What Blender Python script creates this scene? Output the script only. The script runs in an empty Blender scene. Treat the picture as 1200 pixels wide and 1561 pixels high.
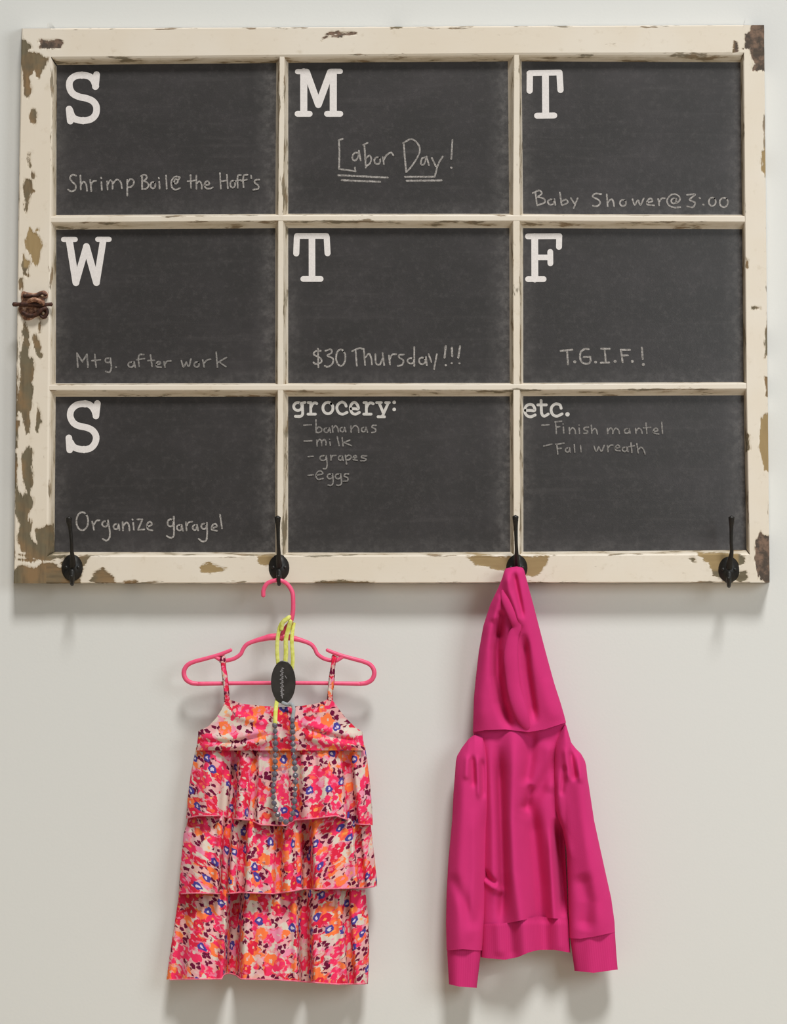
import bpy, math, random
import numpy as np
from mathutils import Vector

random.seed(4)
scene = bpy.context.scene
COL = scene.collection
MM = 0.001

# ------------------------------------------------------------------ camera, light, exposure
PITCH = math.radians(3.2)
DIST, FPX, AXIS_Z = 2.8, 2800.0, 1.30
CAM = Vector((0, -DIST * math.cos(PITCH), AXIS_Z - DIST * math.sin(PITCH)))
cd = bpy.data.cameras.new('camera')
cam = bpy.data.objects.new('camera', cd)
COL.objects.link(cam)
cam.location = CAM
cam.rotation_euler = (math.pi / 2 + PITCH, 0, 0)
cd.sensor_fit = 'HORIZONTAL'
cd.sensor_width = 36
cd.lens = 36 * FPX / 1200
scene.camera = cam

ld = bpy.data.lights.new('high_ceiling_lamp', 'AREA')
ld.shape = 'DISK'
ld.size = 5.0
ld.energy = 4300
ld.color = (1.0, 0.985, 0.955)
lo = bpy.data.objects.new('high_ceiling_lamp', ld)
lo.location = (2.7, -12.0, 20.5)
lo.rotation_euler = (math.radians(34), 0, 0)
COL.objects.link(lo)

wd = bpy.data.lights.new('window_daylight', 'AREA')
wd.size = 1.3
wd.energy = 30
wd.color = (0.93, 0.98, 1.0)
wo = bpy.data.objects.new('window_daylight', wd)
wo.location = (2.0, -2.5, 1.95)
wo.rotation_euler = (Vector((-0.1, 0, 1.5)) - Vector(wo.location)).to_track_quat('-Z', 'Y').to_euler()
COL.objects.link(wo)

world = bpy.data.worlds.new('world')
scene.world = world
world.use_nodes = True
bg = world.node_tree.nodes['Background']
bg.inputs[0].default_value = (1.0, 0.955, 0.87, 1)
bg.inputs[1].default_value = 0.165

vs = scene.view_settings
vs.view_transform = 'Standard'
vs.look = 'None'
vs.gamma = 1
vs.use_curve_mapping = False
vs.exposure = 0.0


# ------------------------------------------------------------------ helpers
def lin(r, g, b):
    f = lambda c: c / 12.92 if c <= 0.04045 else ((c + 0.055) / 1.055) ** 2.4
    return (f(r / 255), f(g / 255), f(b / 255), 1)


def at(px, py, d):
    """point that the photograph shows at (px, py), standing d millimetres in front of the wall"""
    dx, dz = (px - 600) / FPX, (780.5 - py) / FPX
    c, s = math.cos(PITCH), math.sin(PITCH)
    vx, vy, vz = dx, c - dz * s, s + dz * c
    t = (-d * MM - CAM.y) / vy
    return (CAM.x + vx * t, -d * MM, CAM.z + vz * t)


def link(name, me, mat=None, parent=None, smooth=True):
    o = bpy.data.objects.new(name, me)
    COL.objects.link(o)
    if mat:
        me.materials.append(mat)
    if smooth:
        for p in me.polygons:
            p.use_smooth = True
    if parent is not None:
        off = Vector((0, 0, 0))
        q = parent
        while q is not None:
            off += q.location
            q = q.parent
        me.vertices.foreach_set('co', (np.array([v.co[:] for v in me.vertices]) - np.array(off)).ravel())
        o.parent = parent
    return o


def mesh(name, verts, faces):
    me = bpy.data.meshes.new(name)
    me.from_pydata([tuple(v) for v in verts], [], faces)
    me.update()
    return me


def thing(name, loc, label, cat):
    o = bpy.data.objects.new(name, None)
    o.empty_display_size = 0.05
    o.location = loc
    COL.objects.link(o)
    o['label'] = label
    o['category'] = cat
    return o


def poly(pts):
    ks = sorted(pts)
    xs = [k for k, _ in ks]
    ys = [v for _, v in ks]
    return lambda x: np.interp(x, xs, ys)


def catmull(pts, n=8, closed=False):
    p = [np.array(q, float) for q in pts]
    if len(p) < 3:
        return p
    out = []
    m = len(p)
    for i in range(m if closed else m - 1):
        p0 = p[(i - 1) % m] if (closed or i > 0) else 2 * p[0] - p[1]
        p1, p2 = p[i], p[(i + 1) % m]
        p3 = p[(i + 2) % m] if (closed or i + 2 < m) else 2 * p[-1] - p[-2]
        for k in range(n):
            t = k / n
            out.append(0.5 * (2 * p1 + (p2 - p0) * t + (2 * p0 - 5 * p1 + 4 * p2 - p3) * t * t + (3 * p1 - p0 - 3 * p2 + p3) * t ** 3))
    if not closed:
        out.append(p[-1])
    return out


def tube(path, radii, seg=10, flat=1.0, caps=True, closed=False):
    """swept round bar through world points; radii in metres; returns verts, faces"""
    P = [Vector(p) for p in path]
    n = len(P)
    R = radii if hasattr(radii, '__len__') else [radii] * n
    verts, faces = [], []
    up = Vector((0, 1, 0))
    for i in range(n):
        if closed:
            t = (P[(i + 1) % n] - P[(i - 1) % n]).normalized()
        else:
            t = (P[min(i + 1, n - 1)] - P[max(i - 1, 0)]).normalized()
        a = up - t * up.dot(t)
        if a.length < 0.05:
            a = Vector((1, 0, 0)) - t * t.x
        a.normalize()
        b = t.cross(a)
        for k in range(seg):
            th = 2 * math.pi * k / seg
            verts.append(P[i] + a * (R[i] * flat * math.cos(th)) + b * (R[i] * math.sin(th)))
    for i in range(n if closed else n - 1):
        for k in range(seg):
            i2 = (i + 1) % n
            faces.append((i * seg + k, i * seg + (k + 1) % seg, i2 * seg + (k + 1) % seg, i2 * seg + k))
    if caps and not closed:
        for e, sgn in ((0, 1), (n - 1, -1)):
            t = (P[1] - P[0]).normalized() if e == 0 else (P[-2] - P[-1]).normalized()
            verts.append(P[e] - t * R[e] * 0.6)
            c = len(verts) - 1
            for k in range(seg):
                faces.append((c, e * seg + (k + 1) % seg, e * seg + k) if sgn == 1 else (c, e * seg + k, e * seg + (k + 1) % seg))
    return verts, faces


def pxtube(pts, radii, n=8, **kw):
    """bar through (px, py, depth mm[, radius mm]) control points"""
    q = catmull(pts, n)
    path = [at(a[0], a[1], a[2]) for a in q]
    if len(pts[0]) > 3:
        radii = [a[3] * MM for a in q]
    else:
        radii = radii * MM
    return tube(path, radii, **kw)


def join(*vf):
    V, F = [], []
    for v, f in vf:
        o = len(V)
        V += list(v)
        F += [tuple(i + o for i in q) for q in f]
    return V, F


def ellipsoid(c, r, seg=24, rings=12):
    V, F = [], []
    for i in range(rings + 1):
        th = math.pi * i / rings
        for k in range(seg):
            ph = 2 * math.pi * k / seg
            V.append((c[0] + r[0] * math.sin(th) * math.cos(ph), c[1] + r[1] * math.cos(th), c[2] + r[2] * math.sin(th) * math.sin(ph)))
    for i in range(rings):
        for k in range(seg):
            F.append((i * seg + k, i * seg + (k + 1) % seg, (i + 1) * seg + (k + 1) % seg, (i + 1) * seg + k))
    return V, F


def box(x0, x1, y0, y1, z0, z1):
    V = [(x, y, z) for x in (x0, x1) for y in (y0, y1) for z in (z0, z1)]
    F = [(0, 1, 3, 2), (4, 6, 7, 5), (0, 4, 5, 1), (2, 3, 7, 6), (0, 2, 6, 4), (1, 5, 7, 3)]
    return V, F


# ------------------------------------------------------------------ materials
class Mat:
    def __init__(self, name, rough=0.6, spec=0.4):
        self.m = bpy.data.materials.new(name)
        self.m.use_nodes = True
        self.t = self.m.node_tree
        self.b = self.t.nodes['Principled BSDF']
        self.b.inputs['Roughness'].default_value = rough
        self.b.inputs['Specular IOR Level'].default_value = spec

    def n(self, kind, **kw):
        nd = self.t.nodes.new(kind)
        for k, v in kw.items():
            setattr(nd, k, v)
        return nd

    def put(self, sock, val):
        if hasattr(val, 'is_linked'):
            self.t.links.new(val, sock)
        else:
            sock.default_value = val

    def coord(self, which='Object'):
        return self.n('ShaderNodeTexCoord').outputs[which]

    def uv(self):
        return self.coord('UV')

    def mapping(self, v, scale=(1, 1, 1), loc=(0, 0, 0)):
        m = self.n('ShaderNodeMapping')
        self.put(m.inputs['Vector'], v)
        m.inputs['Scale'].default_value = scale
        m.inputs['Location'].default_value = loc
        return m.outputs[0]

    def noise(self, v, scale, detail=3, rough=0.5):
        x = self.n('ShaderNodeTexNoise')
        self.put(x.inputs['Vector'], v)
        x.inputs['Scale'].default_value = scale
        x.inputs['Detail'].default_value = detail
        x.inputs['Roughness'].default_value = rough
        return x.outputs['Fac']

    def voronoi(self, v, scale, dim='2D', rnd=1.0):
        x = self.n('ShaderNodeTexVoronoi', voronoi_dimensions=dim)
        self.put(x.inputs['Vector'], v)
        x.inputs['Scale'].default_value = scale
        x.inputs['Randomness'].default_value = rnd
        s = self.n('ShaderNodeSeparateColor')
        self.put(s.inputs[0], x.outputs['Color'])
        return x.outputs['Distance'], s.outputs[0], s.outputs[1], s.outputs[2]

    def math(self, op, a, b=0.0, c=0.0):
        x = self.n('ShaderNodeMath', operation=op)
        self.put(x.inputs[0], a)
        self.put(x.inputs[1], b)
        self.put(x.inputs[2], c)
        return x.outputs[0]

    def step(self, v, lo_, hi):
        x = self.n('ShaderNodeMapRange')
        x.interpolation_type = 'SMOOTHSTEP'
        self.put(x.inputs[0], v)
        x.inputs[1].default_value = lo_
        x.inputs[2].default_value = hi
        return x.outputs[0]

    def mix(self, f, a, b):
        x = self.n('ShaderNodeMix', data_type='RGBA')
        self.put(x.inputs[0], f)
        self.put(x.inputs[6], a)
        self.put(x.inputs[7], b)
        return x.outputs[2]

    def ramp(self, f, stops, mode='LINEAR'):
        x = self.n('ShaderNodeValToRGB')
        x.color_ramp.interpolation = mode
        e = x.color_ramp.elements
        e[0].position, e[0].color = stops[0]
        e[1].position, e[1].color = stops[1]
        for p, c in stops[2:]:
            q = e.new(p)
            q.color = c
        self.put(x.inputs[0], f)
        return x.outputs[0]

    def attr(self, name):
        return self.n('ShaderNodeAttribute', attribute_name=name).outputs['Fac']

    def color(self, c):
        self.put(self.b.inputs['Base Color'], c)

    def bump(self, h, strength, dist=0.001):
        x = self.n('ShaderNodeBump')
        x.inputs['Strength'].default_value = strength
        x.inputs['Distance'].default_value = dist
        self.put(x.inputs['Height'], h)
        self.t.links.new(x.outputs[0], self.b.inputs['Normal'])


def wall_material():
    k = Mat('painted_wall', 0.7, 0.25)
    c = k.coord()
    k.color(k.mix(k.noise(c, 1.3, 2), lin(219, 221, 218), lin(222, 222, 220)))
    k.bump(k.noise(c, 220, 3), 0.12)
    return k.m


def frame_material():
    k = Mat('peeling_cream_paint', 0.5, 0.35)
    c = k.coord()
    sdf = k.attr('bare')
    edge = k.attr('edge')
    ver = k.attr('upright')
    rag_v = k.noise(k.mapping(c, (260, 260, 75)), 1, 4, .65)
    rag_h = k.noise(k.mapping(c, (75, 260, 260)), 1, 4, .65)
    mixf = lambda f, a, b: k.math('ADD', a, k.math('MULTIPLY', f, k.math('SUBTRACT', b, a)))
    rag = k.math('MULTIPLY_ADD', mixf(ver, rag_h, rag_v), 12.0, -6.0)
    d = k.math('ADD', sdf, rag)
    bare = k.step(d, 0.7, -0.7)
    chip_v = k.noise(k.mapping(c, (95, 95, 20), (3, 1, 2)), 1, 4, .62)
    chip_h = k.noise(k.mapping(c, (20, 95, 95), (3, 1, 2)), 1, 4, .62)
    thr = k.math('MULTIPLY_ADD', edge, 0.20, mixf(ver, chip_h, chip_v))
    chip = k.math('MULTIPLY', k.step(thr, 0.70, 0.78), .85)
    bare = k.math('MAXIMUM', bare, chip)
    grain = mixf(ver, k.noise(k.mapping(c, (22, 160, 160)), 1, 4, .6), k.noise(k.mapping(c, (160, 160, 22)), 1, 4, .6))
    tone = k.noise(k.mapping(c, (1, 1, 1), (7, 3, 1)), 30, 3)
    wood = k.mix(k.step(tone, .36, .66), lin(112, 103, 82), lin(138, 112, 80))
    wood = k.mix(k.math('MULTIPLY', k.step(grain, .42, .72), .6), wood, lin(92, 80, 62))
    dark = k.attr('dark')
    dtone = k.step(k.noise(k.mapping(c, (1, 1, 1), (2, 3, 8)), 70, 4, .65), .38, .64)
    wood = k.mix(dark, wood, k.mix(dtone, lin(78, 68, 60), lin(130, 106, 90)))
    tan = k.attr('tan')
    wood = k.mix(tan, wood, k.mix(grain, lin(142, 120, 84), lin(172, 148, 106)))
    pn = k.noise(c, 9, 3)
    paint = k.mix(k.step(pn, .3, .7), lin(226, 215, 198), lin(229, 220, 206))
    grime = k.step(k.noise(k.mapping(c, (1, 1, 1), (1, 5, 9)), 60, 4, .65), .56, .8)
    paint = k.mix(k.math('MULTIPLY', grime, .4), paint, lin(190, 174, 148))
    inset = k.attr('bead')
    paint = k.mix(k.math('MULTIPLY', inset, k.math('MULTIPLY_ADD', k.step(mixf(ver, chip_h, chip_v), .35, .62), .5, .15)), paint, lin(168, 150, 118))
    rim = k.math('MULTIPLY', k.step(d, 2.4, 0.4), .35)
    paint = k.mix(rim, paint, lin(176, 156, 124))
    k.color(k.mix(bare, paint, wood))
    k.put(k.b.inputs['Roughness'], k.math('MULTIPLY_ADD', bare, .35, .45))
    h = k.math('MULTIPLY_ADD', grain, .25, k.math('SUBTRACT', 1.0, bare))
    k.bump(h, 0.5, 0.0008)
    return k.m


def board_material():
    k = Mat('chalkboard_paint', 0.42, 0.5)
    c = k.coord()
    sm = k.step(k.noise(k.mapping(c, (1, 1, 1.6)), 7, 5, .65), .38, .8)
    fine = k.step(k.noise(c, 130, 4, .7), .45, .85)
    streak = k.step(k.noise(k.mapping(c, (6, 1, 90)), 1, 4, .6), .52, .8)
    base = k.mix(k.math('MULTIPLY', sm, .55), lin(50, 48, 48), lin(70, 66, 68))
    base = k.mix(k.math('MULTIPLY', fine, .3), base, lin(98, 94, 94))
    base = k.mix(k.math('MULTIPLY', streak, .18), base, lin(96, 92, 92))
    dust = k.attr('dust')
    dn = k.step(k.noise(c, 90, 5, .7), .35, .75)
    base = k.mix(k.math('MULTIPLY', dust, k.math('MULTIPLY_ADD', dn, .6, .12)), base, lin(140, 136, 134))
    k.color(base)
    k.bump(k.noise(c, 350, 3), .1)
    return k.m


def chalk_material(name, a, b):
    k = Mat(name, .9, .1)
    k.color(k.mix(k.step(k.noise(k.coord(), 420, 4, .7), .36, .66), a, b))
    return k.m


def plain(name, col, rough=.5, spec=.4, metal=0, var=None, scale=200, bump=0):
    k = Mat(name, rough, spec)
    k.b.inputs['Metallic'].default_value = metal
    nz = k.noise(k.coord(), scale, 3)
    k.color(k.mix(k.step(nz, .35, .65), col, var or col))
    if bump:
        k.bump(nz, bump)
    return k.m


def rust_material():
    k = Mat('rusted_iron', .6, .5)
    c = k.coord()
    n1 = k.noise(c, 160, 4, .65)
    k.color(k.ramp(n1, [(.28, lin(58, 38, 28)), (.43, lin(112, 76, 60)), (.55, lin(160, 116, 90)), (.68, lin(212, 186, 168))]))
    k.b.inputs['Metallic'].default_value = .25
    k.bump(k.noise(c, 300, 4), .4)
    return k.m


def fleece_material():
    k = Mat('pink_fleece', .95, .1)
    c = k.coord()
    k.color(k.mix(k.noise(c, 24, 3), lin(204, 50, 116), lin(212, 56, 124)))
    k.b.inputs['Sheen Weight'].default_value = .12
    k.b.inputs['Sheen Roughness'].default_value = .5
    k.b.inputs['Sheen Tint'].default_value = lin(255, 120, 180)
    k.bump(k.noise(c, 700, 4, .7), .35, .0006)
    return k.m


def rib_material():
    k = Mat('pink_ribbing', .95, .1)
    c = k.coord('UV')
    w = k.n('ShaderNodeTexWave')
    k.put(w.inputs['Vector'], c)
    w.inputs['Scale'].default_value = 90
    k.color(k.mix(w.outputs['Fac'], lin(203, 50, 115), lin(208, 54, 120)))
    k.bump(w.outputs['Fac'], .06, .0006)
    return k.m


def floral_material(name='floral_print', off=(0, 0, 0)):
    k = Mat(name, .85, .15)
    uv = k.mapping(k.uv(), (1, 1, 1), off)
    wob = k.n('ShaderNodeTexNoise')
    k.put(wob.inputs['Vector'], uv)
    wob.inputs['Scale'].default_value = 150
    v = k.n('ShaderNodeVectorMath', operation='MULTIPLY_ADD')
    k.put(v.inputs[0], wob.outputs['Color'])
    v.inputs[1].default_value = (.010, .010, 0)
    k.put(v.inputs[2], uv)
    p = v.outputs[0]
    hot, red = lin(240, 52, 100), lin(222, 40, 70)
    orange, rose = lin(250, 124, 70), lin(236, 142, 172)
    cream, plum = lin(218, 206, 192), lin(110, 16, 58)
    blue = lin(74, 66, 150)
    # ground: cream and rose
    g = k.mix(k.step(k.noise(p, 60, 2), .42, .56), cream, k.mix(k.step(k.noise(k.mapping(p, (1, 1, 1), (9, 1, 0)), 70, 2), .46, .54), rose, hot))
    # large blossoms, crowded together
    d1, r1, g1, b1 = k.voronoi(p, 54, rnd=.95)
    cell = k.ramp(r1, [(0, hot), (.24, red), (.40, orange), (.52, hot), (.68, cream), (.76, orange), (.85, red), (.96, rose)], 'CONSTANT')
    m1 = k.step(k.math('MULTIPLY_ADD', k.noise(p, 200, 1), .34, d1), .77, .71)
    c1 = k.mix(m1, g, cell)
    petal = k.step(k.noise(k.mapping(p, (1, 1, 1), (3, 3, 0)), 120, 2), .54, .6)
    c1 = k.mix(k.math('MULTIPLY', k.math('MULTIPLY', petal, m1), .55), c1, k.ramp(b1, [(0, orange), (.3, rose), (.55, hot), (.8, cream)], 'CONSTANT'))
    heart = k.step(d1, .15, .10)
    hc = k.ramp(g1, [(0, cream), (.4, lin(250, 170, 90)), (.7, rose)], 'CONSTANT')
    c1 = k.mix(k.math('MULTIPLY', heart, .8), c1, hc)
    # plum petals in little clusters
    d2, r2, g2, b2 = k.voronoi(k.mapping(p, (1, 1, 1), (.313, .177, 0)), 124, rnd=.85)
    clus = k.step(k.noise(k.mapping(p, (1, 1, 1), (4, 1, 0)), 42, 1), .54, .57)
    m2 = k.math('MULTIPLY', k.math('MULTIPLY', k.step(d2, .46, .38), k.step(r2, .25, .27)), clus)
    c2 = k.mix(m2, k.mix(k.math('MULTIPLY', clus, .75), c1, k.mix(.3, cream, rose)), plum)
    # blue rings
    d3, r3, g3, b3 = k.voronoi(k.mapping(p, (1, 1, 1), (.71, .43, 0)), 37, rnd=.85)
    pick = k.step(r3, .70, .71)
    ring = k.math('MULTIPLY', k.math('MULTIPLY', k.step(d3, .25, .21), k.step(d3, .07, .11)), pick)
    c3 = k.mix(ring, c2, blue)
    core = k.math('MULTIPLY', k.step(d3, .10, .07), pick)
    c3 = k.mix(core, c3, lin(206, 206, 226))
    k.color(c3)
    k.bump(k.noise(k.coord(), 900, 2), .15, .0004)
    return k.m


M_wall = wall_material()
M_frame = frame_material()
M_board = board_material()
M_letter = chalk_material('white_lettering', lin(224, 219, 217), lin(234, 229, 227))
M_heading = chalk_material('grey_white_lettering', lin(196, 193, 189), lin(212, 208, 204))
M_chalk = chalk_material('chalk_line', lin(122, 118, 115), lin(182, 177, 173))
M_chalk_faint = chalk_material('faint_chalk_line', lin(108, 105, 103), lin(154, 150, 147))
M_black = plain('black_iron', lin(22, 21, 19), .42, .4, .0, lin(30, 28, 26), 260, .15)
M_rust = rust_material()
M_dark_rust = plain('dark_rust', lin(52, 32, 26), .6, .4, .2, lin(84, 52, 40), 220, .3)
M_pink_plastic = plain('pink_plastic', lin(242, 88, 130), .36, .5, 0, lin(244, 94, 136))
M_floral = floral_material()
M_floral2 = floral_material('floral_print_strap', (.21, .4, 0))
M_hem = plain('pink_hem_stitch', lin(228, 112, 140), .85, .2, 0, lin(236, 140, 160), 400)
M_fleece = fleece_material()
M_rib = rib_material()
M_yellow = plain('yellow_cord', lin(208, 210, 92), .6, .3, 0, lin(228, 230, 136), 160)
M_tag = plain('black_card', lin(46, 43, 41), .35, .5, 0, lin(54, 51, 49), 80)
M_silver = plain('silver_ink', lin(150, 147, 150), .4, .5, .2)
kb = Mat('smoke_grey_bead', .3, .5)
kb.color(lin(128, 126, 142))
kb.b.inputs['Transmission Weight'].default_value = .45
M_bead = kb.m
M_ribbon = plain('grey_organza', lin(150, 156, 160), .5, .4, 0, lin(166, 170, 174), 300)
M_floor = plain('beige_floor', lin(186, 170, 146), .6, .3, 0, lin(194, 178, 154), 12)


# ------------------------------------------------------------------ setting
def structure(name, vf, mat):
    o = link(name, mesh(name, *vf), mat, smooth=False)
    o['kind'] = 'structure'
    return o


structure('wall_back', box(-2.6, 2.6, 0, .12, -.05, 3.05), M_wall)
structure('floor', box(-2.6, 2.6, -3.4, 0, -.05, 0), M_floor)

# ------------------------------------------------------------------ the old window sash turned chalkboard
FRONT, BOARD = 35.0, 20.5
sash = thing('chalkboard_calendar', at(597, 889, 17),
             'old peeling cream window sash with nine chalkboard panes of weekday notes on the wall', 'chalkboard')

# bare-wood patches (outlines where the paint has come off)
PATCH = [
    [(31, 60), (38, 61), (44, 66), (49, 71), (48, 74), (43, 75), (41, 79), (54, 80), (64, 83), (64, 87), (74, 88), (72, 94), (67, 102), (64, 110), (60, 119), (55, 118), (53, 108), (49, 113), (44, 117), (48, 135), (48, 142), (41, 150), (37, 145), (36, 135), (34, 115), (31, 95)],
    [(49, 166), (54, 166), (56, 176), (55, 188), (52, 190), (47, 184), (44, 178)],
    [(43, 233), (46, 233), (46, 254), (43, 254)],
    [(50, 261), (55, 270), (52, 273), (47, 266)],
    [(37, 272), (48, 275), (49, 290), (53, 291), (48, 295), (46, 300), (43, 313), (40, 325), (37, 318), (37, 305), (34, 290)],
    [(45, 347), (50, 354), (58, 358), (62, 365), (64, 375), (62, 383), (60, 392), (58, 402), (55, 405), (49, 400), (47, 390), (41, 380), (38, 368), (42, 360)],
    [(35, 388), (38, 395), (46, 398), (43, 408), (41, 416), (45, 420), (41, 424), (36, 418), (34, 405)],
    [(29, 424), (35, 424), (35, 445), (31, 445)],
    [(37, 488), (42, 497), (44, 510), (45, 525), (44, 528), (42, 535), (43, 545), (49, 545), (53, 553), (51, 562), (50, 575), (47, 583), (50, 590), (49, 600), (48, 622), (44, 633), (46, 650), (44, 660), (41, 662), (38, 655), (35, 640), (34, 630), (31, 630), (28, 626), (27, 610), (30, 600), (31, 575), (30, 550), (30, 538), (35, 530), (35, 515), (33, 505), (36, 500)],
    [(55, 508), (59, 518), (62, 528), (63, 538), (66, 540), (64, 545), (60, 546), (56, 540), (52, 530), (49, 518), (50, 512)],
    [(61, 485), (65, 485), (62, 508), (58, 508)],
    [(57, 615), (61, 630), (64, 642), (61, 648), (58, 660), (55, 660), (52, 652), (56, 642), (56, 630)],
    [(42, 680), (48, 683), (51, 690), (49, 700), (48, 712), (50, 725), (49, 738), (46, 745), (45, 755), (50, 758), (51, 768), (46, 780), (42, 790), (43, 795), (47, 790), (48, 800), (45, 815), (48, 822), (53, 828), (57, 828), (55, 818), (53, 806), (62, 805), (82, 798), (82, 846), (66, 848), (40, 846), (38, 840), (32, 842), (28, 825), (26, 815), (30, 800), (24, 780), (23, 760), (25, 745), (30, 750), (35, 760), (38, 755), (40, 745), (36, 735), (34, 725), (33, 712), (32, 700), (35, 690)],
    [(20, 640), (29, 642), (27, 660), (26, 682), (20, 684)],
    [(18, 895), (22, 870), (28, 862), (40, 862), (52, 866), (66, 858), (80, 858), (92, 866), (95, 856), (100, 848), (138, 847), (132, 858), (126, 868), (121, 895)],
    [(28, 853), (48, 850), (60, 855), (44, 857)],
    [(136, 888), (142, 875), (150, 869), (157, 866), (163, 872), (172, 878), (176, 888)],
    [(305, 868), (308, 861), (320, 858), (330, 862), (338, 865), (346, 867), (335, 871), (328, 873), (308, 873)],
    [(391, 847), (417, 847), (414, 864), (398, 860), (393, 855)],
    [(711, 848), (837, 848), (834, 857), (828, 868), (820, 877), (810, 879), (760, 869), (745, 864), (725, 862), (720, 855)],
    [(1063, 842), (1110, 843), (1126, 845), (1136, 848), (1134, 860), (1126, 862), (1100, 882), (1086, 877), (1086, 868), (1080, 858), (1070, 851)],
    [(1051, 850), (1058, 849), (1061, 856), (1055, 857)],
    [(1128, 871), (1137, 871), (1141, 881), (1130, 887), (1120, 885)],
    [(1156, 818), (1159, 809), (1163, 816), (1178, 817), (1178, 892), (1168, 890), (1158, 882), (1154, 870), (1151, 855), (1152, 830)],
    [(1148, 36), (1170, 34), (1170, 108), (1147, 108), (1150, 98), (1145, 85), (1143, 73), (1132, 75), (1137, 65), (1136, 52), (1144, 46)],
    [(1119, 63), (1124, 65), (1126, 79), (1117, 80)],
    [(489, 63), (496, 54), (505, 47), (510, 49), (515, 47), (520, 50), (535, 48), (544, 50), (544, 53), (530, 54), (515, 56), (512, 54), (503, 54), (497, 58)],
    [(58, 64), (62, 60), (75, 61), (88, 60), (97, 64), (94, 68), (92, 74), (80, 74), (63, 74), (59, 71), (64, 67)],
    [(1160, 640), (1164, 632), (1178, 628), (1178, 722), (1166, 717), (1158, 682)],
    [(1161, 232), (1170, 228), (1170, 268), (1162, 262)],
    [(1146, 468), (1160, 468), (1160, 471), (1146, 471)],
    [(1168, 500), (1175, 505), (1175, 540), (1166, 545), (1166, 520)],
    [(1165, 575), (1175, 575), (1175, 605), (1168, 605)],
    [(15, 180), (28, 185), (27, 335), (15, 335)],
    [(15, 690), (26, 692), (26, 745), (15, 745)],
    [(15, 555), (26, 560), (27, 635), (15, 638)],
    [(28, 845), (100, 846), (92, 852), (66, 855), (40, 850)],
    [(56, 348), (59, 348), (59, 352), (56, 352)],
    [(1136, 393), (1141, 396), (1141, 408), (1136, 408)],
    [(1137, 660), (1143, 664), (1144, 686), (1138, 688)],
    [(595, 41), (612, 39), (612, 42), (596, 44)],
    [(190, 886), (205, 885), (215, 892), (190, 893)],
    [(480, 887), (520, 885), (570, 888), (570, 893), (480, 893)],
    [(770, 886), (830, 888), (850, 893), (770, 893)],
]
DARKP = [(1120, 30, 1172, 82), (1140, 80, 1172, 110), (1150, 805, 1180, 895), (55, 56, 100, 76), (486, 44, 548, 66)]
TANP = [(1150, 620, 1180, 725), (1155, 225, 1172, 270), (700, 840, 840, 882), (1060, 840, 1126, 870), (36, 345, 66, 408), (300, 855, 350, 876), (390, 846, 418, 866)]


def sdf_of(P):
    out = np.full(len(P), 60.0)
    for pg in PATCH:
        a = np.array(pg, float)
        lo_, hi = a.min(0) - 12, a.max(0) + 12
        s = np.where(((P > lo_) & (P < hi)).all(1))[0]
        if not len(s):
            continue
        q = P[s]
        dist = np.full(len(s), 1e9)
        inside = np.zeros(len(s), bool)
        for i in range(len(a)):
            p0, p1 = a[i], a[(i + 1) % len(a)]
            e = p1 - p0
            t = np.clip(((q - p0) @ e) / max(e @ e, 1e-9), 0, 1)
            dist = np.minimum(dist, np.hypot(*(q - p0 - t[:, None] * e).T))
            c = (p0[1] > q[:, 1]) != (p1[1] > q[:, 1])
            with np.errstate(divide='ignore', invalid='ignore'):
                xi = p0[0] + (q[:, 1] - p0[1]) * e[0] / (e[1] if e[1] else 1e-9)
            inside ^= c & (q[:, 0] < xi)
        out[s] = np.minimum(out[s], np.where(inside, -dist, dist))
    return out


def rects(P, R, soft=4):
    m = np.zeros(len(P))
    for x0, y0, x1, y1 in R:
        d = np.minimum.reduce([P[:, 0] - x0, x1 - P[:, 0], P[:, 1] - y0, y1 - P[:, 1]])
        m = np.maximum(m, np.clip(d / soft + .5, 0, 1))
    return m


def timber(name, rows, upright=0):
    """rows: list of equally long lists of (px, py, depth, edge) -> one worn timber mesh"""
    n, m = len(rows), len(rows[0])
    flat = [p for r in rows for p in r]
    P = np.array([(p[0], p[1]) for p in flat], float)
    s = sdf_of(P)
    V = []
    for p, q in zip(flat, s):
        d = p[2]
        if d > 30:
            d -= .7 * min(1, max(0, .5 - q / 3))
        V.append(at(p[0], p[1], d))
    F = [(i * m + j, i * m + j + 1, (i + 1) * m + j + 1, (i + 1) * m + j) for i in range(n - 1) for j in range(m - 1)]
    me = mesh(name, V, F)
    for nm, arr in (('bare', s), ('edge', [p[3] for p in flat]), ('dark', rects(P, DARKP)), ('tan', rects(P, TANP)), ('upright', [upright] * len(V)),
                    ('bead', [1.0 if (p[2] < 33.2 and p[3] > .65) else 0.0 for p in flat])):
        a = me.attributes.new(nm, 'FLOAT', 'POINT')
        a.data.foreach_set('value', np.array(arr, np.float32))
    return link(name, me, M_frame, sash, smooth=False)


xoL = poly([(43, 33), (300, 28.5), (600, 24.5), (890, 21)])
xiL = poly([(86, 78), (340, 75.5), (600, 72.5), (850, 70.5)])
xbL = poly([(97, 86.5), (600, 85), (842, 83)])
xoR = poly([(38, 1165), (890, 1173.5)])
xiR = poly([(80, 1134.5), (600, 1139), (850, 1143.5)])
xbR = poly([(95, 1129), (600, 1134), (840, 1138)])
yt = poly([(30, 43.5), (1168, 38)])
yti = poly([(78, 86.5), (480, 83), (780, 80.5), (1134, 79.5)])
ytb = poly([(86, 99), (480, 95.5), (790, 93.5), (1130, 95)])
yb = poly([(20, 889.5), (600, 889), (1175, 888)])
ybi = poly([(70, 849), (600, 848.5), (1144, 846)])
ybb = poly([(83, 841.5), (600, 842.5), (1138, 838.5)])
OVOLO = [(.25, .10), (.5, .30), (.75, .62), (1, 1)]


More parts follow.
